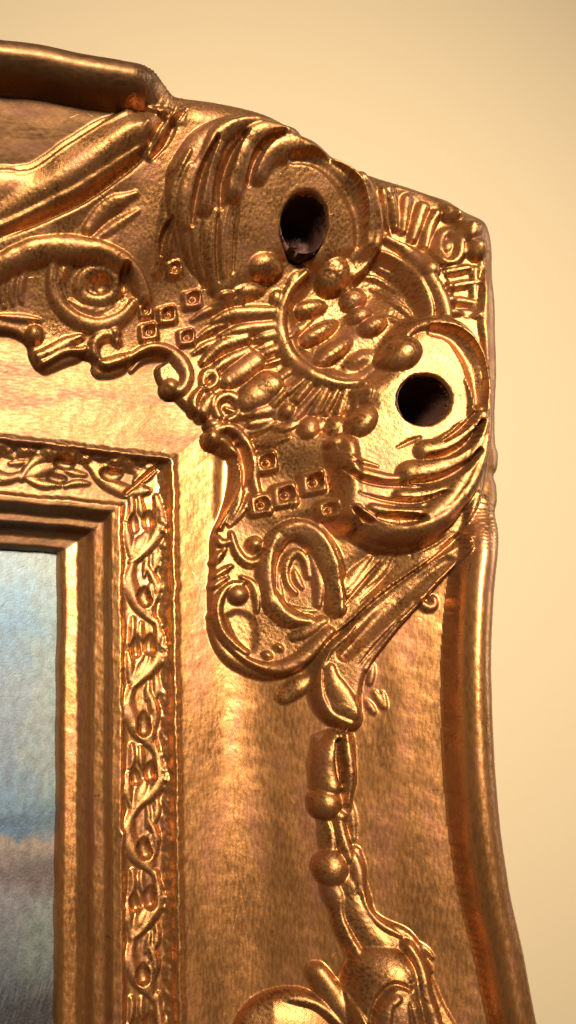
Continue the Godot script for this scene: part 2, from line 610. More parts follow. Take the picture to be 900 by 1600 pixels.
	for j in ny:
		var y := GY - j * CELL
		for i in nx:
			var at := j * nx + i
			var e := EDGE[at]
			if e < -50.0:
				L[at] = -1
				continue
			var x := GX + i * CELL
			var wv := 0.35 * wob.get_noise_2d(x * 2.0, y * 2.0)
			var dr := x - s0 - lerpf(lean_x0, lean_x, clampf((x - s0) / right[last], 0.0, 1.0)) * (y - mid_y) + wv
			var dt := y - t0 - lerpf(lean_y0, lean_y, clampf((y - t0) / top[last], 0.0, 1.0)) * (x - left_x) + wv
			var kr := where(right, dr)
			var kt := where(top, dt)
			var on_right := kr > kt
			var k := maxf(kr, kt)
			if k < 0.04:
				L[at] = -1
				H[at] = 0.0
				continue
			var z := 0.0
			if k < last:
				# ragged hand-finished arrises
				var kk := clampf(k + 0.35 * nick.get_noise_2d(x, y) * (1.0 if k > 12.0 else 0.2), 0.0, last)
				var a := int(kk)
				z = lerpf(tilted[a], tilted[mini(a + 1, last)], kk - a) if on_right else lerpf(high[a], high[mini(a + 1, last)], kk - a)
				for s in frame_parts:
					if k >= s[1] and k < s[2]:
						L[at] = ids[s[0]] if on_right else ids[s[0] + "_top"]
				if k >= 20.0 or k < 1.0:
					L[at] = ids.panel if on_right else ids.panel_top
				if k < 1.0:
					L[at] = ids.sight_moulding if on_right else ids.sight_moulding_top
			else:
				var p := (dr - right[last]) if on_right else (dt - top[last])
				z = cove(p, on_right)
				var q2 := (dt - top[last]) if on_right else (dr - right[last])
				if q2 > p - 14.0 and p > 1.0:
					z = lerpf(z, cove(q2, not on_right), 0.5 * smoothstep(14.0, 0.0, p - q2) * smoothstep(2.0, 20.0, p))
				L[at] = ids.panel if on_right else ids.panel_top
			C[at] = z
			# rolled rim and outer edge
			var r := smoothstep(0.0, 1.0, RIM[at])
			if e < 13.5:
				var hr := 4.2
				var zt := cove(96.0, true) + 4.0
				var zr := z
				var on_rim := false
				if e < hr:
					zr = zt - hr + sqrt(maxf(0.0, hr * hr - (hr - e) * (hr - e)))
					on_rim = true
				elif e < 9.0:
					var u := (e - hr) / (9.0 - hr)
					zr = zt - 9.5 + 9.5 * sqrt(maxf(0.0, 1.0 - u * u))
					on_rim = zr > z
					zr = maxf(z, zr)
				var ze := z
				if e < 5.5:
					ze = z - 4.5 + 4.5 * sqrt(maxf(0.0, 1.0 - pow((5.5 - e) / 5.5, 2.0)))
				z = lerpf(ze, zr, r)
				if on_rim and r > 0.45:
					L[at] = ids.rim if x > 20.0 else ids.rim_top
				elif e < 5.5 and r < 0.45:
					L[at] = (ids.edge if y > corner_y else (ids.edge_side if y > low_y else ids.edge_low)) if x > left_edge else ids.edge_left
				if e < CELL * 1.6:
					z = -10.0
			H[at] = z
	settle()

var cove_right := PackedFloat32Array()
var cove_top := PackedFloat32Array()
func cove(p: float, on_right: bool) -> float:   # a deep cove that rises towards the outer rim; the top rail's starts later
	if cove_right.is_empty():
		for side in 2:
			var z := 17.0
			var tab := PackedFloat32Array()
			for k in 400:
				var x := k * 0.25
				tab.append(z)
				var late := 0.0 if side == 0 else 13.0
				z += 0.25 * (0.57 * smoothstep(5.0 + late, 25.0 + late, x) - (0.07 if side == 0 else 0.10) * smoothstep(45.0 + late * 0.7, 66.0 + late * 0.3, x) - (0.43 if side == 0 else 0.06) * smoothstep(66.0, 84.0, x))
			if side == 0:
				cove_right = tab
			else:
				var gain := (cove_right[399] - 17.0) / (z - 17.0)
				for k in 400:
					tab[k] = 17.0 + (tab[k] - 17.0) * gain
				cove_top = tab
	var t := clampf(p * 4.0, 0.0, 398.0)
	if on_right:
		return lerpf(cove_right[int(t)], cove_right[int(t) + 1], t - int(t))
	return lerpf(cove_top[int(t)], cove_top[int(t) + 1], t - int(t))

func where(table: PackedFloat32Array, d: float) -> float:
	var n := table.size()
	if d <= table[0]:
		return 0.0
	if d >= table[n - 1]:
		return n - 1.0 + (d - table[n - 1]) * 0.2
	var lo := 0
	var hi := n - 1
	while hi - lo > 1:
		var m := (lo + hi) >> 1
		if table[m] <= d:
			lo = m
		else:
			hi = m
	return lo + (d - table[lo]) / (table[hi] - table[lo])

func lay_plates() -> void:
	# low fields that the carving stands on
	var c: int = ids.corner
	plate(c, [-90, 400, 0, 372, 70, 345, 140, 310, 215, 255, 255, 200, 290, 158, 350, 160, 420, 178, 480, 205, 540, 240, 600, 266, 660, 280, 710, 302, 745, 335, 760, 385, 764, 450, 766, 560, 768, 640, 766, 700, 755, 770, 730, 822, 680, 868, 620, 915,
		570, 955, 530, 985, 512, 1002, 485, 1036, 440, 1056, 395, 1046, 352, 1012, 333, 980, 326, 935, 330, 885, 332, 835, 352, 800, 372, 755, 368, 718, 345, 712, 320, 692, 322, 665, 295, 645, 268, 618, 248, 598, 244, 575, 262, 562, 235, 556, 190, 574,
		160, 580, 142, 562, 105, 558, 64, 578, 48, 560, 40, 535, 0, 520, -90, 530], 17, 9, 0.07)
	ids.ribbon = part("acanthus_ribbon", -1, "carved")
	plate(ids.ribbon, [-90, 275, 0, 262, 48, 262, 102, 226, 150, 196, 200, 168, 250, 162, 276, 172, 262, 196, 250, 228, 232, 242, 190, 270, 130, 312, 60, 346, 0, 374, -90, 400], 18, 30, 0.05)
	ids.diagonal = part("leaf_scroll", -1, "carved")
	plate(ids.diagonal, [738, 838, 700, 858, 650, 892, 590, 938, 540, 982, 506, 1010, 490, 1050, 490, 1092, 512, 1128, 548, 1142, 568, 1128, 566, 1088, 578, 1042, 620, 985, 668, 932, 712, 885, 742, 858], 26, 17, 0.07)
	ids.foot = part("scroll_stem", -1, "carved")
	plate(ids.foot, [488, 1150, 512, 1140, 545, 1138, 556, 1165, 554, 1235, 541, 1300, 562, 1345, 580, 1400, 588, 1430, 632, 1464, 662, 1500, 690, 1560, 715, 1640, 560, 1640, 545, 1570, 546, 1510, 522, 1440, 500, 1370, 508, 1300, 488, 1230], 9, 20, 0.08)
	blob(-1, 440, 570, 190, 130, -30, 22, 3)
	tilt([332, 700, 380, 668, 470, 668, 540, 690, 552, 800, 540, 850, 470, 822, 400, 838, 336, 830], 345, 760, 545, 760, -6, 26, 26)
	for s in [[458, 762, 95, 62, 12, -16], [392, 690, 60, 40, -20, -10], [580, 890, 70, 44, -30, -16], [262, 462, 75, 80, 20, -14], [150, 350, 90, 40, -25, -10], [600, 470, 60, 60, 0, -8]]:
		blob(-1, s[0], s[1], s[2], s[3], s[4], s[5], 3)
	tilt([-90, 275, 0, 262, 48, 262, 102, 226, 150, 196, 200, 168, 250, 162, 276, 172, 262, 196, 250, 228, 232, 242, 190, 270, 130, 312, 60, 346, 0, 374, -90, 400], 120, 222, 168, 292, 0, 24, 34)
	settle()
	ids.shell = part("pierced_shell", -1, "carved", "upper pierced shell with a dark rough blind hole")
	plate(ids.shell, [262, 262, 300, 205, 360, 178, 430, 182, 490, 200, 545, 238, 588, 300, 600, 355, 588, 405, 552, 445, 505, 425, 455, 402, 410, 428, 350, 470, 318, 440, 285, 400, 262, 330], 16, 26)
	ids.shell2 = part("pierced_shell", -1, "carved", "lower pierced shell with a round hole clean through")
	plate(ids.shell2, [545, 612, 600, 566, 636, 512, 700, 496, 745, 528, 768, 600, 768, 690, 742, 768, 692, 830, 625, 856, 560, 840, 528, 795, 512, 720, 520, 680, 548, 645], 16, 26)
	tilt([262, 262, 300, 205, 360, 178, 430, 182, 490, 200, 545, 238, 588, 300, 600, 355, 588, 405, 552, 445, 505, 425, 455, 402, 410, 428, 350, 470, 318, 440, 285, 400, 262, 330], 440, 210, 440, 420, 8, -2, 30)
	tilt([545, 612, 600, 566, 636, 512, 700, 496, 745, 528, 768, 600, 768, 690, 742, 768, 692, 830, 625, 856, 560, 840, 528, 795, 512, 720, 520, 680, 548, 645], 530, 690, 760, 640, 22, -4, 30)
	ids.fan = part("fan_ground", ids.corner, "carved")
	plate(ids.fan, [602, 288, 690, 300, 706, 330, 738, 382, 752, 402, 748, 492, 708, 492, 694, 440, 650, 395, 604, 372], -10, 9, 0.06)
	ids.disc = part("ring_ground", ids.corner, "carved")
	plate(ids.disc, [455, 460, 480, 425, 530, 400, 590, 398, 640, 428, 668, 470, 672, 505, 640, 515, 600, 560, 560, 596, 500, 588, 462, 555, 446, 510], -16, 22, 0.20)
	plate(ids.corner, [425, 830, 470, 818, 510, 850, 528, 900, 528, 965, 490, 975, 450, 966, 424, 930, 416, 880], -6, 14, 0.05)
	plate(ids.corner, [85, 450, 110, 410, 155, 398, 200, 425, 212, 455, 190, 490, 150, 505, 105, 490], -7, 14, 0.04)
	plate(ids.corner, [345, 960, 372, 950, 400, 965, 405, 1000, 395, 1025, 365, 1005], -6, 12)
	settle()

func lay_carving() -> void:
	var c: int = ids.corner
	var s1: int = ids.shell
	var s2: int = ids.shell2
	var n := func(called: String, under := -1) -> int: return part(called, c if under < 0 else under)
	# ---- upper pierced shell: hanging lobes and the volute that rolls into a bead
	ridge(n.call("shell_rib", s1), [300, 262, 288, 300, 284, 345], 10, 9, 0.7, 0.6)
	ridge(n.call("shell_rib", s1), [318, 240, 302, 275, 292, 320, 290, 350], 8, 8, 0.6, 0.7)
	ridge(n.call("shell_rib", s1), [405, 186, 372, 190, 345, 207, 330, 245, 322, 285, 319, 316], 13, 14, 0.6, 0.9)
	ridge(n.call("shell_rib", s1), [470, 206, 430, 202, 400, 210, 382, 235, 372, 265, 364, 292], 13, 14, 0.6, 0.95)
	ridge(n.call("shell_volute", s1), [405, 266, 416, 246, 436, 230, 468, 224, 502, 230, 534, 250, 560, 282, 576, 318, 583, 352, 580, 382, 566, 408, 545, 424], 17, 17, 0.75, 0.8)
	ridge(n.call("volute_edge", s1), [470, 205, 505, 215, 540, 240, 568, 272, 587, 312, 595, 350, 590, 385, 574, 412, 552, 430], 7, 16, 0.4, 0.8)
	ridge(n.call("shell_rib", s1), [350, 430, 347, 390, 352, 345, 362, 310], 7, 5, 0.6, 0.5, 1)
	ridge(n.call("shell_rib", s1), [332, 452, 330, 410, 332, 360, 338, 330], 8, 6, 0.6, 0.5, 1)
	ridge(n.call("shell_rib", s1), [244, 425, 252, 385, 262, 330, 272, 285, 296, 235], 12, 9, 0.7, 0.4, 1)
	ridge(n.call("shell_rib", s1), [262, 400, 264, 370, 275, 342], 6, 7, 0.8, 0.5)
	ridge(-1, [250, 400, 256, 372, 268, 345], 5, -10, 0.5, 0.5)
	ridge(-1, [300, 352, 306, 312, 318, 265, 338, 222], 5, -10, 0.6, 0.4, 1)
	ridge(-1, [345, 325, 346, 285, 362, 240, 382, 212], 6, -12, 0.6, 0.4, 1)
	ridge(-1, [388, 290, 396, 255, 416, 226, 442, 213], 5, -10, 0.6, 0.4, 1)
	ridge(-1, [455, 252, 490, 254, 522, 276, 546, 310, 558, 348, 558, 385], 12, -9, 0.5, 0.5, 1)
	blob(n.call("bead"), 527, 424, 27, 28, 0, 26)
	blob(n.call("bead"), 418, 411, 28, 19, 12, 18)
	blob(n.call("bead"), 388, 452, 30, 12, -4, 13)
	blob(n.call("bead"), 434, 463, 11, 12, 0, 9)
	blob(n.call("bead"), 462, 436, 10, 18, 25, 8)
	# ---- leaf tip of the ribbon beside the shell
	ridge(part("ribbon_edge", ids.ribbon), [-60, 272, 0, 264, 48, 263, 102, 227, 150, 197, 205, 168], 6, 4)
	ridge(part("ribbon_edge", ids.ribbon), [-60, 378, 0, 357, 60, 330, 130, 293, 190, 253, 230, 226], 9, 9, 1.0, 0.7, 1)
	ridge(part("ribbon_tip", ids.ribbon), [288, 166, 268, 186, 255, 208, 248, 230, 234, 240], 8, 9, 0.5, 0.8)
	ridge(part("ribbon_vein", ids.ribbon), [232, 190, 226, 206, 222, 222], 6, 6, 0.7, 0.7)
	ridge(-1, [290, 172, 272, 196, 258, 226, 238, 248], 5, -8, 0.4, 0.6)
	ridge(n.call("leaf"), [138, 356, 160, 330, 185, 314, 212, 303], 10, 10, 0.8, 0.4)
	ridge(n.call("leaf"), [150, 372, 185, 348, 215, 330], 9, 6, 0.7, 0.5, 1)
	# ---- upper oval with its concentric rings
	ridge(n.call("oval_ring"), [-40, 440, 0, 414, 48, 392, 100, 384, 148, 388, 186, 404, 214, 430, 226, 462], 16, 19, 1.0, 0.7)
	ridge(n.call("oval_ring"), [84, 405, 80, 440, 90, 470, 118, 496, 152, 508, 188, 498, 210, 474], 11, 11, 0.5, 0.7)
	ridge(n.call("oval_ring"), [124, 448, 130, 430, 152, 421, 176, 428, 184, 446, 174, 464, 150, 470, 130, 462, 124, 448], 8, 8)
	ridge(n.call("oval_ring"), [108, 470, 130, 482, 160, 486, 188, 474], 7, 6, 0.5, 0.5)
	blob(-1, 157, 447, 13, 11, 0, -12)
	blob(-1, 194, 442, 9, 16, 0, -14)
	for k in 3:
		ridge(n.call("oval_rib"), [6 + 14 * k, 478 - 3 * k, 3 + 14 * k, 455, 10 + 15 * k, 430 - 6 * k], 5, 5, 0.6, 0.5)
	# ---- studs: raised squares with a dimple and a dot
	for s in [[273, 420, 13], [301, 468, 15], [262, 492, 15], [233, 519, 15], [292, 527, 14], [228, 486, 11], [416, 723, 18], [490, 754, 20], [446, 774, 20], [408, 789, 18], [513, 797, 17]]:
		var st: int = n.call("stud")
		var r: float = s[2]
		var q := [Vector2(-0.66, 0.72), Vector2(-0.78, -0.52), Vector2(0.5, -0.82), Vector2(0.74, 0.5)]
		for k in 4:
			var p0: Vector2 = q[k] * r
			var p1: Vector2 = q[(k + 1) % 4] * r
			ridge(st, [s[0] + p0.x, s[1] + p0.y, s[0] + p1.x, s[1] + p1.y], r * 0.30, r * 0.62)
		blob(-1, s[0], s[1], r * 0.5, r * 0.5, 0, -r * 0.35, 2)
		blob(n.call("stud_dot"), s[0], s[1], r * 0.22, r * 0.22, 0, r * 0.25)
	# ---- central ring of beads
	ridge(n.call("ring"), [478, 428, 456, 448, 442, 478, 438, 512, 447, 544, 468, 570, 500, 590, 532, 600, 566, 598], 10, 14, 0.6, 0.6)
	ridge(n.call("ring"), [592, 392, 626, 410, 652, 440, 668, 474, 673, 504], 8, 12, 0.5, 0.8)
	ridge(n.call("ring"), [604, 372, 640, 392, 668, 424, 690, 460, 702, 502], 9, 13, 0.6, 0.9)
	blob(n.call("bead"), 676, 418, 14, 17, -35, 17)
	ridge(n.call("ring_groove_bar"), [668, 440, 684, 470, 690, 502], 4, 6, 0.5, 0.7)
	blob(n.call("bead"), 488, 480, 27, 15, -6, 20)
	blob(n.call("bead"), 503, 517, 34, 15, -26, 21)
	blob(n.call("bead"), 527, 546, 35, 15, -34, 20)
	blob(n.call("bead"), 556, 466, 20, 19, -40, 21)
	blob(n.call("bead"), 566, 491, 19, 15, -20, 18)
	blob(n.call("bead"), 588, 506, 21, 15, -25, 19)
	blob(n.call("bead"), 562, 562, 30, 17, -30, 15, 1)
	blob(n.call("bead"), 540, 452, 10, 9, 0, 10)
	ridge(n.call("bead_stem"), [455, 525, 470, 512, 486, 500], 6, 6, 0.5, 0.5)
	# ---- feathers left of the ring
	for s in [[336, 502, 365, 490, 428, 487, 10], [346, 526, 380, 514, 432, 508, 9], [318, 566, 345, 540, 384, 528, 10], [322, 590, 350, 566, 388, 548, 8], [400, 530, 420, 524, 440, 518, 8], [404, 556, 424, 546, 442, 540, 8], [332, 478, 350, 468, 375, 468, 8]]:
		ridge(n.call("feather"), [s[0], s[1], s[2], s[3], s[4], s[5]], s[6], s[6] + 3, 0.5, 0.9)
	ridge(n.call("bead"), [358, 592, 378, 578, 398, 562], 15, 17, 0.8, 1.0)
	ridge(n.call("bead"), [388, 626, 404, 612, 420, 598], 19, 21, 0.75, 1.0)
	# ---- fan of bars under the ring
	for s in [[463, 570, 436, 590, 6], [449, 606, 426, 632, 6], [490, 592, 464, 624, 6], [476, 590, 450, 612, 5], [504, 604, 478, 634, 5], [512, 606, 492, 644, 6], [526, 612, 508, 644, 5], [541, 612, 529, 646, 6], [552, 612, 542, 640, 5], [562, 610, 550, 636, 6], [476, 636, 456, 660, 6], [575, 604, 572, 622, 6]]:
		ridge(n.call("fan_bar"), [s[0], s[1], s[2], s[3]], s[4], 8, 0.9, 0.9)
	for s in [[452, 640, 11, 12, 20, 11], [487, 668, 17, 20, 10, 18], [503, 664, 6, 14, 15, 10], [530, 667, 19, 20, 0, 20], [526, 690, 12, 10, 0, 8], [572, 655, 21, 26, 25, 22], [420, 640, 26, 10, -12, 8], [415, 658, 28, 8, -6, 6]]:
		blob(n.call("bead"), s[0], s[1], s[2], s[3], s[4], s[5])
	# ---- lower pierced shell
	ridge(n.call("shell_volute", s2), [616, 548, 624, 524, 650, 506, 684, 501, 716, 514, 740, 545, 754, 590, 758, 640, 752, 692, 734, 740, 704, 782, 664, 814, 622, 828, 584, 822, 556, 800], 15, 18, 0.7, 0.7)
	ridge(n.call("volute_edge", s2), [640, 508, 684, 496, 722, 510, 748, 545, 762, 600, 766, 655, 758, 710, 738, 760, 704, 804, 660, 834, 615, 846, 575, 838], 10, 19, 0.4, 0.8)
	ridge(n.call("shell_volute", s2), [744, 740, 706, 800, 656, 832, 606, 840, 568, 826, 550, 804], 17, 24, 0.5, 0.7)
	ridge(-1, [672, 520, 704, 530, 730, 565, 742, 605, 744, 640], 12, -10, 0.5, 0.5, 1)
	blob(n.call("bead"), 634, 548, 29, 28, 0, 27)
	ridge(n.call("shell_rib", s2), [668, 702, 692, 698, 716, 684, 738, 664, 752, 640], 13, 14, 1.0, 0.5)
	ridge(n.call("shell_rib", s2), [645, 737, 672, 734, 704, 722, 730, 704, 750, 678], 15, 16, 1.0, 0.5)
	ridge(n.call("shell_rib", s2), [628, 774, 660, 774, 696, 766, 728, 748], 10, 11, 0.9, 0.5)
	ridge(n.call("shell_rib", s2), [584, 793, 618, 800, 656, 800, 694, 788], 8, 11, 0.8, 0.5)
	ridge(-1, [590, 808, 620, 814, 655, 812], 7, -10, 0.5, 0.5)
	ridge(-1, [640, 755, 680, 752, 720, 732, 742, 708], 5, -9, 0.6, 0.4)
	ridge(-1, [664, 718, 698, 712, 728, 692, 746, 664], 5, -9, 0.6, 0.4)
	ridge(n.call("shell_rib", s2), [518, 706, 540, 724, 572, 740, 604, 747, 628, 747], 9, 11, 0.7, 0.5)
	ridge(n.call("shell_rib", s2), [524, 702, 552, 716, 590, 728], 6, 6, 0.6, 0.4, 1)
	# ---- leaves and small scrolls along the inner edge
	blob(n.call("scroll_bead"), 334, 682, 15, 15, 0, 17)
	ridge(n.call("leaf_edge"), [330, 682, 352, 690, 368, 712, 372, 742, 364, 778, 352, 804, 343, 824], 8, 13, 0.9, 0.5)
	ridge(n.call("leaf_edge"), [340, 670, 364, 668, 384, 690, 394, 722, 398, 752, 402, 768], 8, 13, 0.7, 0.7)
	ridge(n.call("leaf_edge"), [378, 768, 370, 792, 356, 818], 6, 10, 0.6, 0.5)
	ridge(n.call("leaf_edge"), [390, 775, 378, 800, 358, 822], 5, 8, 0.6, 0.5)
	ridge(-1, [352, 678, 372, 700, 382, 735, 380, 760], 6, -8, 0.5, 0.5, 1)
	blob(n.call("scroll_bead"), 400, 850, 13, 13, 0, 15)
	ridge(n.call("small_scroll"), [362, 834, 368, 856, 380, 874, 394, 880, 408, 872, 416, 856], 6, 10, 0.7, 0.6)
	ridge(n.call("small_scroll"), [338, 838, 346, 850, 358, 846], 6, 8, 0.6, 0.6)
	for s in [[334, 878, 352, 858], [336, 900, 362, 884], [333, 916, 356, 902]]:
		ridge(n.call("tooth"), s, 5, 8, 0.9, 0.5)
	blob(n.call("scroll_bead"), 374, 928, 16, 16, 0, 18)
	ridge(n.call("small_scroll"), [378, 912, 360, 914, 346, 930, 340, 955, 346, 982, 362, 1002, 384, 1020], 7, 12, 0.6, 0.7)
	ridge(n.call("small_scroll"), [378, 902, 394, 910, 402, 930, 402, 955], 6, 8, 0.5, 0.5)
	ridge(n.call("ornament_edge"), [334, 962, 340, 1000, 366, 1030, 404, 1046, 440, 1046, 472, 1030, 496, 1008, 515, 990], 11, 14, 0.6, 0.8)
	for s in [[420, 1024, 9, 7], [438, 1012, 8, 6]]:
		blob(n.call("drop"), s[0], s[1], s[2], s[3], 30, 7)
	ridge(n.call("leaf"), [460, 995, 482, 985, 505, 968], 8, 7, 0.7, 0.7)
	ridge(n.call("leaf"), [446, 1088, 462, 1076, 482, 1062], 12, 12, 0.8, 0.6)
	# lower oval with its rings
	ridge(n.call("oval_ring"), [424, 940, 418, 900, 424, 862, 442, 834, 468, 826, 494, 840, 512, 872, 524, 912, 528, 950], 14, 19, 0.7, 0.8)
	ridge(n.call("oval_ring"), [424, 930, 436, 950, 456, 964, 482, 968], 13, 14, 0.9, 0.6)
	ridge(n.call("oval_ring"), [498, 822, 518, 850, 532, 890, 538, 930], 7, 9, 0.5, 0.5)
	ridge(n.call("oval_ring"), [484, 868, 494, 890, 500, 915, 498, 945], 7, 9, 0.5, 0.6)
	ridge(n.call("oval_ring"), [462, 926, 450, 912, 446, 890, 452, 870, 466, 862, 478, 876, 482, 900], 6, 8, 0.6, 0.7)
	ridge(n.call("oval_ring"), [460, 892, 464, 906, 472, 918], 5, 6, 0.6, 0.6)
	for s in [[528, 926, 552, 904, 578, 872, 9], [545, 928, 572, 900, 598, 866, 8], [562, 920, 594, 890, 614, 862, 7], [520, 960, 530, 950, 540, 942, 8]]:
		ridge(n.call("leaf"), [s[0], s[1], s[2], s[3], s[4], s[5]], s[6], s[6], 0.6, 0.4)
	# scrolls along the top inner edge
	ridge(n.call("small_scroll"), [196, 572, 214, 552, 240, 542, 266, 548, 286, 564, 294, 588, 284, 608, 266, 612], 9, 13, 0.5, 0.8)
	ridge(n.call("small_scroll"), [204, 580, 222, 562, 246, 554, 268, 560, 280, 578], 5, 9, 0.5, 0.5)
	blob(n.call("scroll_bead"), 267, 604, 15, 14, 0, 16)
	ridge(n.call("small_scroll"), [150, 558, 146, 540, 156, 525, 174, 522, 184, 534], 8, 11, 0.7, 0.7)
	blob(n.call("scroll_bead"), 180, 518, 10, 9, 0, 12)
	ridge(n.call("leaf"), [158, 574, 182, 568, 204, 556], 12, 11, 0.9, 0.5)
	blob(n.call("scroll_bead"), 54, 520, 14, 15, 0, 18)
	ridge(n.call("leaf"), [60, 556, 84, 546, 106, 534, 126, 526], 9, 10, 0.9, 0.5)
	ridge(n.call("leaf"), [70, 570, 96, 560, 120, 552, 134, 544], 9, 11, 0.9, 0.5)
	ridge(n.call("leaf"), [0, 494, 30, 496, 62, 500], 5, 6, 0.6, 0.6)
	ridge(n.call("small_scroll"), [318, 600, 318, 586, 328, 578, 340, 586, 338, 600, 326, 606], 6, 9, 0.8, 0.8)
	ridge(n.call("leaf"), [304, 640, 304, 622, 314, 608], 7, 11, 0.9, 0.6)
	ridge(n.call("leaf"), [316, 646, 324, 630, 332, 618], 9, 11, 0.9, 0.6)
	ridge(n.call("small_scroll"), [342, 650, 336, 634, 344, 620, 360, 616, 374, 628, 372, 648, 358, 656], 7, 10, 0.8, 0.8)
	blob(n.call("leaf"), 336, 662, 14, 8, 0, 9)
	# ---- corner fan
	for s in [[612, 290, 616, 322, 619, 356, 6], [638, 308, 634, 332, 630, 360, 7], [662, 322, 654, 344, 646, 372, 8], [684, 332, 672, 354, 664, 384, 7], [600, 288, 602, 320, 606, 352, 5]]:
		ridge(n.call("fan_bar"), [s[0], s[1], s[2], s[3], s[4], s[5]], s[6], 10, 1.0, 0.7)
	ridge(n.call("corner_eye"), [684, 392, 688, 368, 702, 358, 716, 366, 722, 388, 716, 404, 702, 410, 690, 404, 684, 392], 6, 10)
	blob(n.call("eye_dot"), 702, 384, 9, 11, 0, 7)
	ridge(n.call("corner_leaf"), [700, 296, 708, 310, 712, 326], 11, 16, 0.7, 1.0)
	blob(n.call("corner_leaf"), 738, 350, 20, 22, 30, 15, 1)
	ridge(n.call("corner_leaf"), [722, 368, 736, 358, 752, 350], 11, 12, 0.7, 0.8)
	blob(n.call("corner_leaf"), 752, 386, 14, 16, 0, 15)
	ridge(n.call("corner_leaf"), [724, 396, 740, 384, 754, 378], 8, 10, 0.6, 0.8)
	for s in [[696, 424, 732, 418], [704, 446, 746, 440], [706, 466, 748, 474], [710, 486, 748, 490]]:
		ridge(n.call("fan_bar"), s, 6, 9, 0.9, 0.9)
	ridge(n.call("corner_border"), [592, 268, 620, 284, 652, 290, 686, 292, 704, 304], 6, 9, 0.5, 0.8)
	ridge(n.call("corner_border"), [768, 396, 762, 440, 761, 500, 764, 560, 766, 600], 7, 10, 0.8, 0.4)
	ridge(n.call("corner_border"), [744, 420, 742, 455, 744, 492], 5, 7)
	# ---- diagonal leaf scroll to the rim
	ridge(part("leaf_edge", ids.diagonal), [732, 838, 690, 864, 640, 900, 590, 938, 540, 984, 508, 1016, 496, 1052, 498, 1090, 516, 1120, 546, 1132], 8, 9, 0.6, 0.8)
	ridge(part("leaf_edge", ids.diagonal), [738, 852, 704, 888, 664, 930, 624, 976, 592, 1018, 574, 1046], 6, 8, 0.6, 0.6)
	ridge(-1, [700, 876, 650, 912, 604, 952, 566, 992, 536, 1024], 17, -15, 0.4, 0.6, 1)
	ridge(-1, [508, 1046, 512, 1076, 528, 1094], 6, -13, 0.6, 0.7)
	ridge(part("curled_tip", ids.diagonal), [516, 1044, 522, 1066, 538, 1090, 552, 1112], 12, 9, 0.6, 1.0)
	blob(part("curled_tip", ids.diagonal), 540, 1104, 24, 24, 0, 10, 1)
	for s in [[582, 1040, 578, 1066, 5], [586, 1082, 600, 1104, 5], [574, 1096, 584, 1112, 5], [598, 1082, 602, 1104, 4]]:
		ridge(part("leaf_crumb"), [s[0], s[1], s[2], s[3]], s[4], 4.5, 0.6, 0.8)
	ridge(part("curled_tip", ids.diagonal), [658, 936, 668, 950, 680, 946, 678, 936], 6, 8, 0.8, 0.8)
	# ---- finer tooling: flutes and veins cut into the larger forms
	for q in [[296, 362, 300, 400, 312, 446], [316, 352, 316, 400, 324, 452], [372, 322, 366, 370, 364, 426], [340, 340, 338, 390, 342, 440], [276, 352, 284, 392, 300, 430]]:
		ridge(-1, q, 3.5, -6, 0.6, 0.5, 1)
	for q in [[536, 734, 566, 752, 604, 760, 640, 760], [560, 770, 600, 782, 650, 786, 690, 772], [690, 690, 716, 672, 740, 646], [548, 792, 556, 806, 576, 818], [620, 700, 640, 690, 656, 684]]:
		ridge(-1, q, 3.5, -6, 0.5, 0.5, 1)
	for q in [[352, 638, 384, 648, 424, 636], [350, 668, 386, 676, 432, 662], [372, 690, 410, 694, 450, 684], [420, 664, 446, 668, 470, 660]]:
		ridge(n.call("leaf"), q, 6, 8, 0.5, 0.5)
	for q in [[520, 1000, 560, 960, 606, 922, 660, 884], [548, 1020, 584, 984, 626, 946, 676, 900], [560, 1040, 590, 1004, 620, 972]]:
		ridge(-1, q, 3, -6, 0.5, 0.4, 1)
	for q in [[560, 940, 590, 914, 620, 880], [536, 946, 564, 914, 590, 882], [640, 868, 676, 852, 706, 832]]:
		ridge(-1, q, 3, -5, 0.5, 0.4, 1)
	for q in [[560, 430, 590, 436, 620, 456], [590, 420, 620, 436, 644, 462], [606, 470, 628, 480, 648, 500], [580, 452, 606, 462, 630, 476], [600, 494, 620, 500, 640, 508]]:
		ridge(n.call("ring_flake"), q, 4, 5, 0.5, 0.5)
	for q in [[100, 420, 96, 446, 106, 472], [116, 412, 140, 404, 168, 408], [196, 470, 180, 486, 156, 494], [440, 876, 434, 906, 442, 936], [490, 858, 506, 884, 512, 916], [452, 946, 470, 954, 492, 954]]:
		ridge(n.call("oval_rib"), q, 4, 5, 0.5, 0.5)
	for q in [[300, 500, 322, 486, 352, 480], [306, 530, 330, 514, 356, 506], [302, 552, 322, 540, 344, 530], [404, 574, 424, 566, 444, 560], [396, 548, 418, 538, 438, 530]]:
		ridge(n.call("feather"), q, 5, 7, 0.5, 0.6)
	# ---- stem below: husks, beads and the scroll at the foot
	var f: int = ids.foot
	ridge(part("husk", f), [524, 1150, 513, 1180, 510, 1208, 515, 1230], 16, 19, 0.5, 0.95)
	ridge(part("husk", f), [540, 1148, 545, 1185, 548, 1220, 543, 1256], 10, 15, 0.6, 0.4)
	ridge(-1, [526, 1160, 526, 1190, 530, 1222], 5, -8, 0.8, 0.4)
	ridge(part("husk", f), [494, 1230, 510, 1228, 530, 1230], 5, 9)
	blob(part("bead", f), 514, 1256, 23, 26, 0, 25)
	blob(part("bead", f), 534, 1276, 9, 9, 0, 8)
	ridge(part("husk", f), [546, 1250, 550, 1280, 552, 1310], 8, 5, 0.7, 0.7, 1)
	blob(part("bead", f), 524, 1358, 25, 29, 0, 21)
	ridge(part("husk", f), [506, 1282, 512, 1305, 514, 1330], 9, 8, 0.7, 0.8)
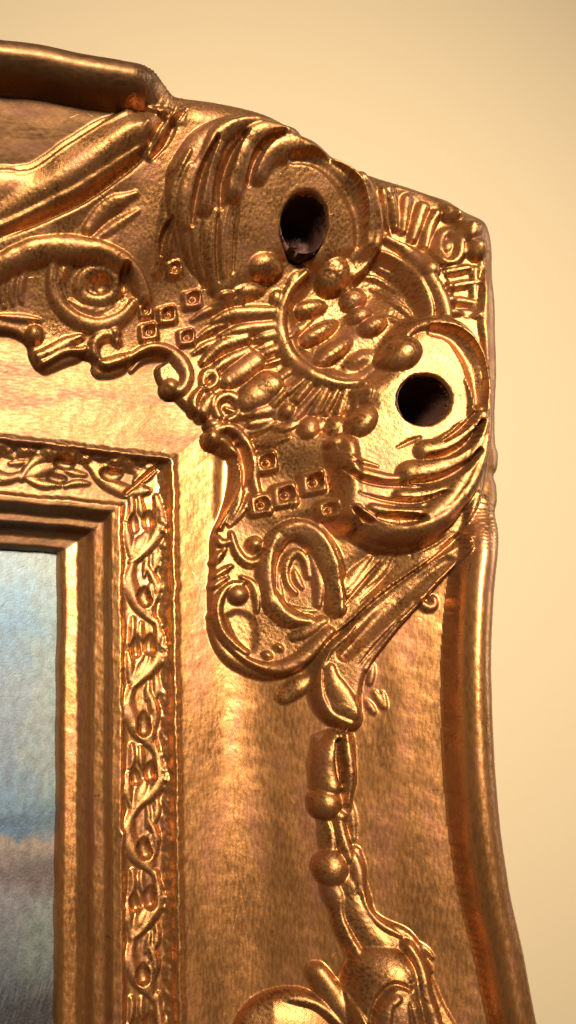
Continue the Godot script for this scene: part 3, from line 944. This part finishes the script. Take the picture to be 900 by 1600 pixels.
	ridge(part("husk", f), [530, 1282, 538, 1310, 546, 1340], 9, 10, 0.6, 0.8)
	ridge(part("husk", f), [516, 1380, 524, 1402, 530, 1420], 12, 10, 0.8, 0.6)
	ridge(part("husk", f), [498, 1160, 498, 1195, 500, 1226], 6, 6, 0.6, 0.6)
	ridge(part("husk", f), [556, 1330, 562, 1360, 562, 1390], 10, 9, 0.6, 0.8)
	ridge(part("leaf_edge", f), [530, 1398, 530, 1430, 540, 1460, 560, 1492, 572, 1510], 8, 12, 0.6, 0.8)
	ridge(part("leaf_edge", f), [566, 1390, 574, 1420, 600, 1446, 636, 1462, 658, 1494, 668, 1520], 7, 10, 0.6, 0.8)
	ridge(part("leaf_body", f), [548, 1385, 556, 1420, 576, 1455, 600, 1480], 24, 9, 0.7, 1.0, 1)
	ridge(part("foot_scroll", f), [606, 1540, 614, 1600, 632, 1700], 44, 40)
	ridge(part("foot_scroll", f), [640, 1478, 656, 1510, 664, 1560, 684, 1620, 700, 1700], 13, 22, 0.7, 1.0)
	ridge(part("foot_scroll", f), [572, 1600, 566, 1560, 578, 1524, 606, 1506, 634, 1512, 646, 1540], 10, 30, 0.8, 0.7)
	settle()
	ridge(-1, [592, 1660, 584, 1600, 592, 1560, 614, 1538, 640, 1546], 9, -16, 0.7, 0.4, 1)
	ridge(part("foot_scroll", f), [610, 1660, 602, 1610, 606, 1576, 622, 1562], 9, 9, 0.8, 0.6)
	ridge(-1, [640, 1570, 646, 1610, 660, 1660], 4, -8, 0.4, 0.8)
	ridge(part("leaf", f), [498, 1522, 516, 1550, 540, 1588, 560, 1640], 17, 18, 0.8, 0.9)
	blob(part("foot_scroll", f), 476, 1630, 96, 76, 0, 26)
	ridge(part("foot_scroll", f), [376, 1660, 386, 1606, 410, 1576, 450, 1562, 496, 1570, 536, 1604], 12, 24, 1.0, 0.6)
	for s in [[657, 1476, 668, 1486, 676, 1496], [662, 1500, 670, 1508, 674, 1518]]:
		ridge(part("leaf_crumb"), s, 4, 4, 0.6, 0.6)
	settle()
	# the two holes
	hole(s1, 475, 351, 35.5, 43, false)
	hole(s2, 663, 624, 37.5, 39.5, true)

func hole(id: int, px: float, py: float, rx: float, ry: float, through: bool) -> void:
	var c := on_relief(px, py, 0.0)
	var top := height_at(c)
	var k_mm := mm_per_px(px, py, top)
	var r := Vector2(rx, ry) * k_mm
	var ragged := noise(91, 0.25, 3)
	for j in range(int((GY - c.y - r.y - 2) / CELL), int((GY - c.y + r.y + 2) / CELL)):
		for i in range(int((c.x - r.x - 2 - GX) / CELL), int((c.x + r.x + 2 - GX) / CELL)):
			var d := Vector2(GX + i * CELL - c.x, GY - j * CELL - c.y)
			var a := d.angle()
			var w := (d / r).length() + 0.03 * ragged.get_noise_2d(cos(a) * 9.0, sin(a) * 9.0 + px)
			var at := j * nx + i
			if w < 1.03:
				H[at] -= 2.6 * smoothstep(1.03, 0.92, w)
				if w < 0.92:
					L[at] = -1
	# the bore: a tube of its own below the rounded lip, closed by a rough floor when it is blind
	var st := SurfaceTool.new()
	st.begin(Mesh.PRIMITIVE_TRIANGLES)
	var deep := 34.0 if through else 15.0
	var rings := 14
	var seg := 56
	for k in rings + (0 if through else 5):
		for m in seg:
			for v in [[0, 0], [1, 0], [1, 1], [0, 0], [1, 1], [0, 1]]:
				var kk: int = k + v[0]
				var ang := TAU * float((m + v[1]) % seg) / seg
				var dir := Vector2(cos(ang), sin(ang))
				var rr := 0.965 + 0.05 * ragged.get_noise_3d(dir.x * 8.0, dir.y * 8.0, kk * 3.0) - 0.004 * kk
				var z := top - 0.6 - deep * minf(1.0, float(kk) / rings)
				if kk > rings:
					rr *= 1.0 - float(kk - rings) / 5.0
					z += 2.5 * ragged.get_noise_2d(dir.x * kk * 4.0, dir.y * kk * 4.0 + 50.0)
				elif kk == 0:
					z = minf(height_at(c + dir * r) - 0.9, top + 2.0)
				st.set_uv(Vector2(ang * 0.4, kk * 0.12))
				st.add_vertex(Vector3(c.x + dir.x * r.x * rr, c.y + dir.y * r.y * rr, z) * 0.001)
	st.index()
	st.generate_normals()
	st.generate_tangents()
	bores.append([id, st.commit()])

func lay_band() -> void:
	# running leaf-and-berry pattern on the inner band, on the right rail (downwards) and the top rail (leftwards)
	settle()
	var r: int = ids.leaf_band
	var t: int = ids.leaf_band_top
	for k in 4:
		band_unit(r, Vector2(221, 912 + 196 * k), Vector2(0.020, 1.0), Vector2(1, -0.02), k)
	band_unit(r, Vector2(219, 716), Vector2(0.020, 1.0), Vector2(1, -0.02), 9, 752)
	for k in 2:
		band_unit(t, Vector2(196 - 196 * k, 748 - 22 * k), Vector2(-1, -0.115), Vector2(0.10, -1), k + 5)
	# the mitre: a small leaf in the corner and the hairline joint
	ridge(part("leaf", r), [214, 752, 226, 740, 240, 734], 9, 7, 0.6, 0.6)
	blob(part("berry", r), 222, 766, 9, 10, 0, 5)
	ridge(-1, [196, 772, 222, 750, 250, 726], 2.2, -4)

func band_unit(under: int, at: Vector2, u: Vector2, v: Vector2, seed_: int, from := -9999.0) -> void:
	var rg := RandomNumberGenerator.new()
	rg.seed = seed_ + 40
	var m := func(list: Array) -> Array:   # along, across pairs to photograph pixels
		var o := []
		for k in range(0, list.size(), 2):
			var p: Vector2 = at + u * (list[k] + rg.randf_range(-3.5, 3.5)) + v * (list[k + 1] + rg.randf_range(-2.2, 2.2))
			o.append(p.x); o.append(p.y)
		return o
	var rd := func(called: String, list: Array, w: float, h: float, a := 1.0, b := 1.0, sh := 0) -> void:
		var q: Array = m.call(list)
		if q[1] < from or q[q.size() - 1] < from:
			return
		ridge(part(called, under) if h > 0.0 else -1, q, w, h, a, b, sh)
	var bl := func(called: String, list: Array, rx: float, ry: float, h: float) -> void:
		var q: Array = m.call(list)
		if q[1] < from:
			return
		blob(part(called, under) if h > 0.0 else -1, q[0], q[1], rx, ry, 0, h)
	# leaf pointing outwards, a seed in a drop-shaped pit at its root
	rd.call("leaf", [-34, -14, -8, -19, 18, -14, 42, 2, 62, 19], 10, 7.0, 0.5, 0.45)
	rd.call("leaf", [6, 16, 26, 10, 44, 12, 60, 18], 9, 6.0, 0.5, 0.5)
	rd.call("leaf", [-24, 12, -4, 22, 14, 24, 30, 20], 7, 6.0, 0.6, 0.4)
	rd.call("pit", [8, 4, 20, 1, 30, 3], 8, -7.0, 0.5, 1.0)
	rd.call("leaf_vein", [56, -16, 76, -15, 96, -20], 5, 5.0, 0.6, 0.5)
	rd.call("leaf_vein", [60, -2, 78, -2, 92, 2], 5, 4.5, 0.6, 0.5)
	# crescent sweeping inwards with two seeds
	rd.call("leaf", [58, 22, 86, 26, 110, 26, 134, 14, 152, -6, 163, -18], 9, 8.0, 0.5, 0.5)
	rd.call("leaf", [116, 6, 134, 0, 152, -14], 10, 6.0, 0.5, 0.6)
	rd.call("leaf", [104, -22, 128, -22, 154, -19], 6, 5.0, 0.6, 0.6)
	rd.call("pit", [84, 12, 96, 8, 106, 10], 7, -7.0, 0.5, 1.0)
	rd.call("pit", [92, -12, 102, -14, 112, -12], 6, -6.0, 0.5, 1.0)
	rd.call("leaf_vein", [140, 20, 160, 22, 182, 16], 6, 5.0, 0.6, 0.5)
	rd.call("leaf_vein", [152, 8, 168, 8, 184, 4], 4.5, 4.5, 0.6, 0.5)

func finish_relief() -> void:
	# a cast surface: creases slightly filled, faint unevenness
	var soft := H.duplicate()
	for pass_ in 1:
		H = soft.duplicate()
		for j in range(1, ny - 1):
			for i in range(1, nx - 1):
				var at := j * nx + i
				if EDGE[at] < 1.2 and EDGE[at] > -50.0 or L[at] < 0:
					continue
				soft[at] = H[at] * 0.4 + (H[at - 1] + H[at + 1] + H[at - nx] + H[at + nx]) * 0.1 + (H[at - nx - 1] + H[at - nx + 1] + H[at + nx - 1] + H[at + nx + 1]) * 0.05
	H = soft
	var lump := noise(31, 0.16, 3)
	var rocky := noise(32, 0.85, 3)
	for j in ny:
		var y := GY - j * CELL
		for i in nx:
			var at := j * nx + i
			if L[at] < 0:
				continue
			var x := GX + i * CELL
			H[at] += 0.06 * lump.get_noise_2d(x, y) + (0.012 + ROUGH[at]) * rocky.get_noise_2d(x, y)

func make_frame() -> void:
	var root := Node3D.new()
	root.name = "picture_frame"
	root.set_meta("label", "ornate gilded picture frame corner with pierced shells, beads and scrolls")
	root.set_meta("category", "picture frame")
	add_child(root)
	var np := parts.size()
	var count := PackedInt32Array()
	count.resize(np + 1)
	var own := PackedInt32Array()
	own.resize(nx * ny)
	own.fill(-1)
	for j in ny - 1:
		for i in nx - 1:
			var at := j * nx + i
			if L[at] < 0 or L[at + 1] < 0 or L[at + nx] < 0 or L[at + nx + 1] < 0:
				continue
			own[at] = L[at]
			count[L[at] + 1] += 1
	for k in np:
		count[k + 1] += count[k]
	var fill := count.duplicate()
	var quads := PackedInt32Array()
	quads.resize(count[np])
	for at in nx * ny:
		if own[at] >= 0:
			quads[fill[own[at]]] = at
			fill[own[at]] += 1
	var slot := PackedInt32Array()
	slot.resize(nx * ny)
	slot.fill(-1)
	var nodes := []
	for id in np:
		nodes.append(null)
		var a := count[id]
		var b := count[id + 1]
		if b - a < 4:
			continue
		var ps := PackedVector3Array()
		var ns := PackedVector3Array()
		var uv := PackedVector2Array()
		var ix := PackedInt32Array()
		ix.resize((b - a) * 6)
		var touched := PackedInt32Array()
		var w := 0
		for q in range(a, b):
			var at := quads[q]
			for v in [at, at + 1, at + nx + 1, at + nx]:
				if slot[v] < 0:
					slot[v] = ps.size()
					touched.append(v)
					var i: int = v % nx
					var j: int = v / nx
					ps.append(Vector3(GX + i * CELL, GY - j * CELL, H[v]) * 0.001)
					var gx := (H[v + 1 if i < nx - 1 else v] - H[v - 1 if i > 0 else v])
					var gy := (H[v - nx if j > 0 else v] - H[v + nx if j < ny - 1 else v])
					ns.append(Vector3(-gx, -gy, 2.0 * CELL).normalized())
					uv.append(Vector2((GX + i * CELL) * 0.1, (j * CELL) * 0.1))
			ix[w] = slot[at]; ix[w + 1] = slot[at + 1]; ix[w + 2] = slot[at + nx + 1]
			ix[w + 3] = slot[at]; ix[w + 4] = slot[at + nx + 1]; ix[w + 5] = slot[at + nx]
			w += 6
		for v in touched:
			slot[v] = -1
		var arr := []
		arr.resize(Mesh.ARRAY_MAX)
		arr[Mesh.ARRAY_VERTEX] = ps
		arr[Mesh.ARRAY_NORMAL] = ns
		arr[Mesh.ARRAY_TEX_UV] = uv
		arr[Mesh.ARRAY_INDEX] = ix
		var tan := PackedFloat32Array()
		tan.resize(ps.size() * 4)
		for k in ps.size():
			var t := (Vector3.RIGHT - ns[k] * ns[k].x).normalized()
			tan[k * 4] = t.x; tan[k * 4 + 1] = t.y; tan[k * 4 + 2] = t.z; tan[k * 4 + 3] = 1.0
		arr[Mesh.ARRAY_TANGENT] = tan
		var mesh := ArrayMesh.new()
		mesh.add_surface_from_arrays(Mesh.PRIMITIVE_TRIANGLES, arr)
		mesh.surface_set_material(0, mats[parts[id][2]])
		var o := MeshInstance3D.new()
		o.name = parts[id][0]
		o.mesh = mesh
		if parts[id][3] != "":
			o.set_meta("label", parts[id][3])
		nodes[id] = o
	for id in np:
		if nodes[id] == null:
			continue
		var up: int = parts[id][1]
		var under: Node3D = root if up < 0 or nodes[up] == null else nodes[up]
		var base: String = parts[id][0]
		var called := base
		var k := 0
		while under.has_node(NodePath(called)):
			k += 1
			called = "%s_%03d" % [base, k]
		nodes[id].name = called
		under.add_child(nodes[id], true)
	for b in bores:
		var o := MeshInstance3D.new()
		o.name = "hole_wall"
		o.mesh = b[1]
		o.material_override = mats.raw
		nodes[b[0]].add_child(o, true)
